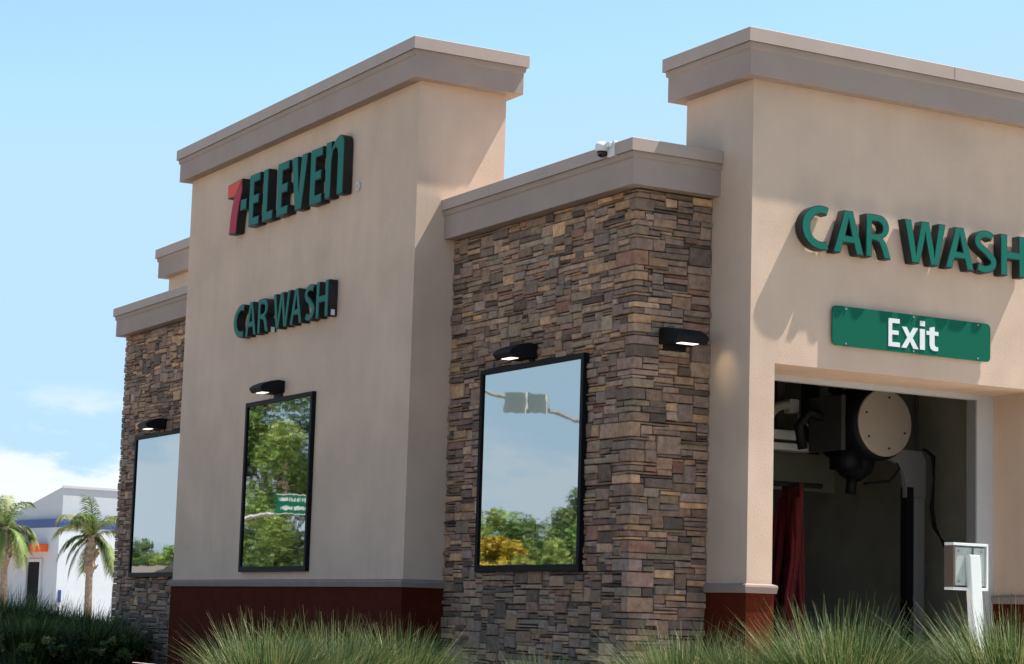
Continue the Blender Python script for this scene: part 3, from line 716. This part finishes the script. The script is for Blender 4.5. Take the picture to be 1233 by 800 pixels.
clump(gm[0], 9.38, 11.80, .90, 2.9, 'tallest spiky grass clump, before the left half of the opening', GG)
clump(gm[1], 9.85, 11.85, .74, 3.6, 'spiky grass clump before the grey post in the opening', GG)
clump(gm[2], 10.52, 11.3, .95, 5.6, 'spiky grass clump at the right picture edge beside the leaning post', GG)
clump(gm[0], 9.98, 11.0, .56, 4.6, 'small spiky grass clump at the foot of the leaning post', GG)
DG = 'dark shrubs left of the building'

# ------------------------------------------------------------------ trees seen in the glass
def crown_mesh(seed, rx, ry, rz, cz, pal, nleaf, leaf, lobes=26, low=0.):
    rg = random.Random(seed); mb = MB(); cl = []
    for i in range(lobes):
        while 1:
            p = Vector((rg.uniform(-1, 1), rg.uniform(-1, 1), rg.uniform(-1, 1)))
            if .25 < p.length < 1: break
        cl.append((Vector((p.x*rx, p.y*ry, cz+p.z*rz)), rg.uniform(.18, .36)*min(rx, rz), rg.uniform(.7, 1.3), rg.choice(pal)))
    for i in range(nleaf):
        c, r_, k, cc = rg.choice(cl)
        d = Vector((rg.gauss(0, 1), rg.gauss(0, 1), rg.gauss(0, 1))).normalized()*r_*(rg.random()**.4)
        p = c+d
        if p.z < low: continue
        a = Vector((rg.gauss(0, 1), rg.gauss(0, 1), rg.gauss(0, .7))).normalized(); b = a.cross(Vector((rg.gauss(0, 1), rg.gauss(0, 1), 1))).normalized()
        s_ = leaf*rg.uniform(.6, 1.4); kk = k*rg.uniform(.75, 1.3)
        mb.add([p-a*s_, p+b*s_*.5, p+a*s_, p-b*s_*.5], [(0, 1, 2, 3)], tuple(x*kk for x in cc))
    return mb.mesh('crown'), cl
def tree(x, y, rx, rz, cz, pal, nleaf, leaf, seed, label, group=None, cat='tree', name='broadleaf_tree', low=0., lobes=26):
    t = tag(empty(name, (x, y, -.136)), label, cat, group)
    me, cl = crown_mesh(seed, rx, rx, rz, cz, pal, nleaf, leaf, low=low, lobes=lobes)
    link('crown', me, LEAF, t)
    mb = MB(); mb.tube([(0, 0, 0), (.05, .03, cz*.35), (0, .1, cz*.7), (.05, 0, cz+rz*.3)], [.05*cz, .035*cz, .025*cz, .01*cz], 10)
    for c, r_, k, _ in cl[::3]:
        mb.tube([(0, .05, cz*.5), (c.x*.5, c.y*.5, cz*.5+(c.z-cz*.5)*.55), tuple(c)], [.018*cz, .010*cz, .004*cz], 6)
    mb.build('trunk', BARK, t, smooth=True); return t
TG = [(.11, .19, .05), (.15, .24, .06), (.06, .11, .03), (.22, .29, .08), (.12, .19, .05)]
YG = [(.42, .32, .04), (.34, .29, .04), (.2, .22, .05)]
def dark_bush(x, y, r_, h_, seed, lab):
    me, cl_ = crown_mesh(seed, r_, r_, h_*.40, h_*.46, DP, 9000, .024, lobes=140, low=.02)
    gme = grass_mesh(seed, 2800, h_*1.15, 1.2, DP, wid=.006, heads=0)
    bm = bmesh.new(); bm.from_mesh(me); bm.from_mesh(gme); m2 = bpy.data.meshes.new('foliage')
    bm.to_mesh(m2); bm.free(); o = link('shrub', m2, LEAF); o.location = (x, y, 0); tag(o, lab, 'shrub', DG)
for i, (x, y, r_, h_, lab) in enumerate(((8.7, 30.8, 1.1, .95, 'dark bushy shrub at the left picture edge'), (9.35, 31.2, 1.0, .92, 'dark bushy shrub before the dark door of the white building'),
                                (9.95, 31.4, .95, .82, 'dark bushy shrub between the door and the palm trunk'), (10.55, 31.4, .75, .74, 'dark bushy shrub touching the stone end of the building'),
                                (9.0, 29.3, .95, .62, 'lower dark shrub in front of the hedge at the left'), (9.95, 29.8, .95, .60, 'lower dark shrub in front of the hedge by the stone wall'),
                                (10.5, 30.2, .6, .55, 'smallest dark shrub, at the very foot of the stone wall'))):
    dark_bush(x, y, r_, h_*.9, 60+i, lab)
def mirror(x, y, wall): return 2*wall-x, y
x, y = mirror(30.6, 69.9, UT); tree(x, y, 3.5, 4.7, 5.0, TG, 45000, .085, 5, 'tall broadleaf tree reflected in the middle window', lobes=60)
k = 0
for (az, d_, h_, r_, pal, nm) in ((30.0, 62, 4.0, 3.0, TG, 'green'), (31.0, 66, 4.3, 3.0, TG, 'green'), (32.3, 64, 4.7, 2.6, [(.05, .09, .03)], 'dark'), (28.8, 60, 3.7, 2.8, TG, 'green'), (28.95, 52, 2.95, 1.5, YG, 'yellow'), (29.6, 51, 2.3, 1.0, YG, 'yellow'),
                          (19.3, 88, 3.6, 3.5, TG, 'green'), (20.6, 86, 3.3, 3.2, TG, 'green'), (18.0, 90, 4.0, 3.5, TG, 'green'), (30.3, 55, 2.0, 2.2, TG, 'low')):
    X = d_*math.sin(rad(az)); Y = d_*math.cos(rad(az)); X, Y = mirror(X, Y, US)
    lab = {0: 'pale green bush reflected at the centre of the big window', 1: 'green bush reflected right of centre in the big window', 2: 'dark tree reflected at the right edge of the big window',
           3: 'green bush reflected behind the yellow one in the big window', 4: 'yellow flowering bush reflected at the left edge of the big window', 5: 'small yellow bush reflected beside the larger yellow one',
           6: 'green tree reflected at the centre of the farthest window', 7: 'green tree reflected at the right of the farthest window', 8: 'green tree reflected at the left of the farthest window', 9: 'low green bush reflected along the bottom of the big window'}[k]
    tree(X, Y, r_, h_*.42, h_*.6, pal, 14000, .065, 40+k, lab, 'bushes and trees across the road', 'tree' if h_ > 3.2 else 'bush', 'roadside_tree' if h_ > 3.2 else 'roadside_bush', lobes=40); k += 1
# street signs on mast arms, seen in the glass
def mast(p0, p1, z0, z1, signc, sw_, sh, green, label, wall):
    (x0, y0), (x1, y1) = mirror(*p0, wall), mirror(*p1, wall)
    a = Vector((x0, y0, z0)); b = Vector((x1, y1, z1))
    if green: a, b = b, a; z0, z1 = z1, z0
    d = (b-a)
    pole = b+d.normalized()*(.6 if green else 5); t = tag(empty('mast_arm_sign', (pole.x, pole.y, -.136)), label, 'street sign')
    base = Vector((pole.x, pole.y, -.136))
    pts = []
    for i in range(13):
        q = i/12; p = a-d.normalized()*1.2+(pole-a+d.normalized()*1.2)*q; p.z = z0+(z1-z0)*1.0*((p-a).dot(d.normalized())/d.length)+.10*math.sin(q*math.pi*3)
        pts.append(p-base)
    MB().tube(pts, [.035+.05*i/12 for i in range(13)], 10).build('arm', GREY, t, smooth=True)
    MB().tube([(0, 0, 0), (0, 0, pts[-1].z+.4)], [.14, .09], 14).build('pole', GREY, t, smooth=True)
    # sign board faces the camera side of the glass
    c = Vector((*mirror(signc[0], signc[1], wall), signc[2]))-base
    dirv = Vector((d.x, d.y, 0)).normalized(); nrm = dirv.cross(Vector((0, 0, 1))); 
    glassp = Vector((wall, 22, 2))-base-c
    if nrm.dot(glassp) < 0: nrm = -nrm
    def quadbox(cc, w, h, th, off):
        o_ = cc+nrm*off; vs = []
        for n2 in (0, th):
            for (sx, sz) in ((-1, -1), (1, -1), (1, 1), (-1, 1)): vs.append(o_+dirv*sx*w/2+Vector((0, 0, sz*h/2))+nrm*n2)
        return MB().add(vs, [(3, 2, 1, 0), (4, 5, 6, 7)]+[(k_, (k_+1) % 4, 4+(k_+1) % 4, 4+k_) for k_ in range(4)])
    bd = quadbox(c, sw_, sh, .02, .06).build('sign_board', SGREEN if green else mat('bare_aluminium', (.11, .15, .16), .6, metal=.0), t)
    if green:
        rg = random.Random(4)
        for side in (-1, 1):
            quadbox(c+Vector((0, 0, side*sh*.475)), sw_*.97, sh*.03, .004, .081).build('border', WHITE, bd)
        for row in (.24, -.2):
            xx = -sw_*.42
            while xx < sw_*.40:
                w_ = rg.uniform(.05, .09)*sh*1.1
                quadbox(c+dirv*(xx+w_/2)+Vector((0, 0, row*sh)), w_, sh*rg.uniform(.14, .22), .004, .081).build('lettering', WHITE, bd); xx += w_*rg.choice([1.35, 1.35, 1.35, 2.4])
    else:
        quadbox(c, .035, sh*1.02, .03, .081).build('brace', WHITE, bd)
        quadbox(c+dirv*sw_*.47, .03, sh*1.02, .03, .081).build('brace', WHITE, bd)
    return t
mast((26.3, 64.8), (29.6, 63.4), 3.5, 4.75, (28.55, 63.85, 4.30), 1.75, .68, True, 'green street name sign on a grey mast arm reflected in the middle window', UT)
mast((24.0, 43.56), (26.06, 42.4), 5.98, 5.50, (24.91, 43.06, 5.83), 1.02, .46, False, 'back of a sign on a mast arm reflected in the big stone wall window', US)
# small house seen at the foot of the farthest window reflection
X, Y = mirror(27.6, 75.5, US)
hs = tag(empty('small_house', (X, Y, -.136)), 'small gabled house reflected at the foot of the farthest window', 'house')
MB().box(-1.6, 1.6, -2, 2, 0, 1.6).build('wall', mat('house_wall', (.25, .20, .15), .9), hs)
MB().prism([(-1.9, 1.55), (1.9, 1.55), (0, 2.5)], 'y', -2.3, 2.3).build('roof', mat('house_roof', (.10, .09, .085), .9), hs)
MB().box(-.5, .5, -2.05, -2.0, 0, 1.3).build('door', GLASSD, hs)

# ------------------------------------------------------------------ white shop building at the left
WB = tag(empty('shop_building', (27.39, 85.7, 0), rad(8)), 'low white shop building with a blue stripe and sloped grey metal roof', 'building')
# local: +X runs along the right-hand face, +Y runs away along the left-hand face
L1, L2 = 16, 10
MB().prism([(0, 0), (L1, 0), (L1, L2), (0, L2)], 'z', -.136, 4.02).build('wall', WWALL, WB)
MB().box(-.03, L1, -.03, L2, 4.02, 4.37).build('stripe', BLUE, WB)
MB().box(-.006, .3, 1.5, 2.75, -.13, 2.6).build('door', GLASSD, WB)
MB().box(-.09, -.0065, 1.38, 1.5, -.13, 2.72).box(-.09, -.0065, 2.75, 3.15, -.13, 2.72).box(-.09, -.0065, 1.5, 2.75, 2.6, 2.72).build('door_frame', WWALL, WB)
MB().prism([(-.85, 2.98), (0, 3.02), (0, 3.34), (-.75, 3.30)], 'y', .95, 9.0).build('awning', OAWN, WB, bevel=.02)
rf = MB()
rf.add([(.25, .35, 4.37), (L1, .35, 4.37), (L1, .35, 5.72), (.25, .35, 5.72), (.25, 6.6, 4.37), (L1, 6.6, 4.37)],
       [(0, 1, 2, 3), (3, 2, 5, 4), (0, 3, 4), (1, 5, 2), (0, 4, 5, 1)])
rfo = rf.build('roof', ROOFM, WB)
rb = MB()
rb.box(.2, L1, .29, .349, 5.66, 5.76).build('roof_trim', ROOFM, rfo)
MB().box(.10, .22, -.04, -.001, .95, 1.45).box(.14, .18, -.03, -.001, .2, .75).build('wall_notice', BLUE, WB)
gate = tag(empty('tall_pipe', (27.9, 80.2, -.136)), 'thin grey pipe with a bent top before the white wall', 'pipe')
MB().tube([(0, 0, 0), (0, 0, 1.75), (.06, 0, 1.85), (.3, 0, 1.85)], .03, 8).build('pipe', GREY, gate)

# ------------------------------------------------------------------ palms
def palm(x, y, h, trunk_r, seed, nf, fl, label):
    rg = random.Random(seed); t = tag(empty('palm_tree', (x, y, -.136)), label, 'palm tree', 'young palms by the white building')
    mb = MB(); pts = []; rr2 = []
    for i in range(26):
        q = i/25; pts.append((.06*math.sin(q*3+seed), 0, h*q)); base = trunk_r*(1.15-.35*q)*(1+.07*(i % 2))
        if .62 < q < .97: base *= 1.45+.25*(i % 2)
        rr2.append(base)
    mb.tube(pts, rr2, 12)
    for i in range(34):    # cut frond stubs below the crown
        a = rg.uniform(0, 6.28); z = h*rg.uniform(.62, .97); r_ = trunk_r*1.1
        mb.tube([(math.cos(a)*r_, math.sin(a)*r_, z), (math.cos(a)*(r_+.12), math.sin(a)*(r_+.12), z+.16)], [.045, .02], 5)
    mb.build('trunk', PALMBARK, t)
    cr = MB()
    for i in range(nf):
        a = 2*math.pi*i/nf*1.618*3+rg.uniform(-.2, .2); el = rad(rg.choice([75, 60, 45, 30, 10, -10, -25])+rg.uniform(-8, 8)); L = fl*rg.uniform(.8, 1.1)
        p = Vector((0, 0, h-.05)); d = Vector((math.cos(a)*math.cos(el), math.sin(a)*math.cos(el), math.sin(el))); seg = 16
        kk = rg.uniform(.75, 1.3); c = tuple(v*kk for v in rg.choice([(.14, .20, .06), (.20, .25, .08), (.28, .30, .12), (.09, .13, .05)]))
        for s_ in range(seg):
            p2 = p+d*(L/seg); side = Vector((-math.sin(a), math.cos(a), 0)); wd = .016
            cr.add([p-side*wd, p+side*wd, p2+side*wd*.9, p2-side*wd*.9], [(0, 1, 2, 3)], tuple(v*1.3 for v in c))
            for sd in (-1, 1):
                for q in range(4):
                    pp = p+(p2-p)*(q/4); ll = (.50-.25*abs(s_/seg-.4))*rg.uniform(.8, 1.1)*fl/1.5*(.3+1.4*min(s_/seg*3, 1))*.6
                    dd = (side*sd*.75+d*.7+Vector((0, 0, rg.uniform(-.55, .1)))).normalized()
                    tip = pp+dd*ll+Vector((0, 0, -ll*.35)); md = pp+dd*ll*.55
                    w3 = d*.012
                    cr.add([pp-w3, pp+w3, md+w3, tip, md-w3], [(0, 1, 2, 3, 4)], c)
            p = p2; d = (d+Vector((0, 0, -.098*(1+s_*.06)))).normalized()
    link('crown', cr.mesh('crown'), LEAF, t); return t
palm(25.5, 75.8, 3.55, .13, 3, 24, 1.6, 'young palm before the blank white wall beside the stone building end')
palm(22.55, 76.7, 3.75, .13, 8, 24, 1.6, 'young palm left of the dark door, cut by the left picture edge')
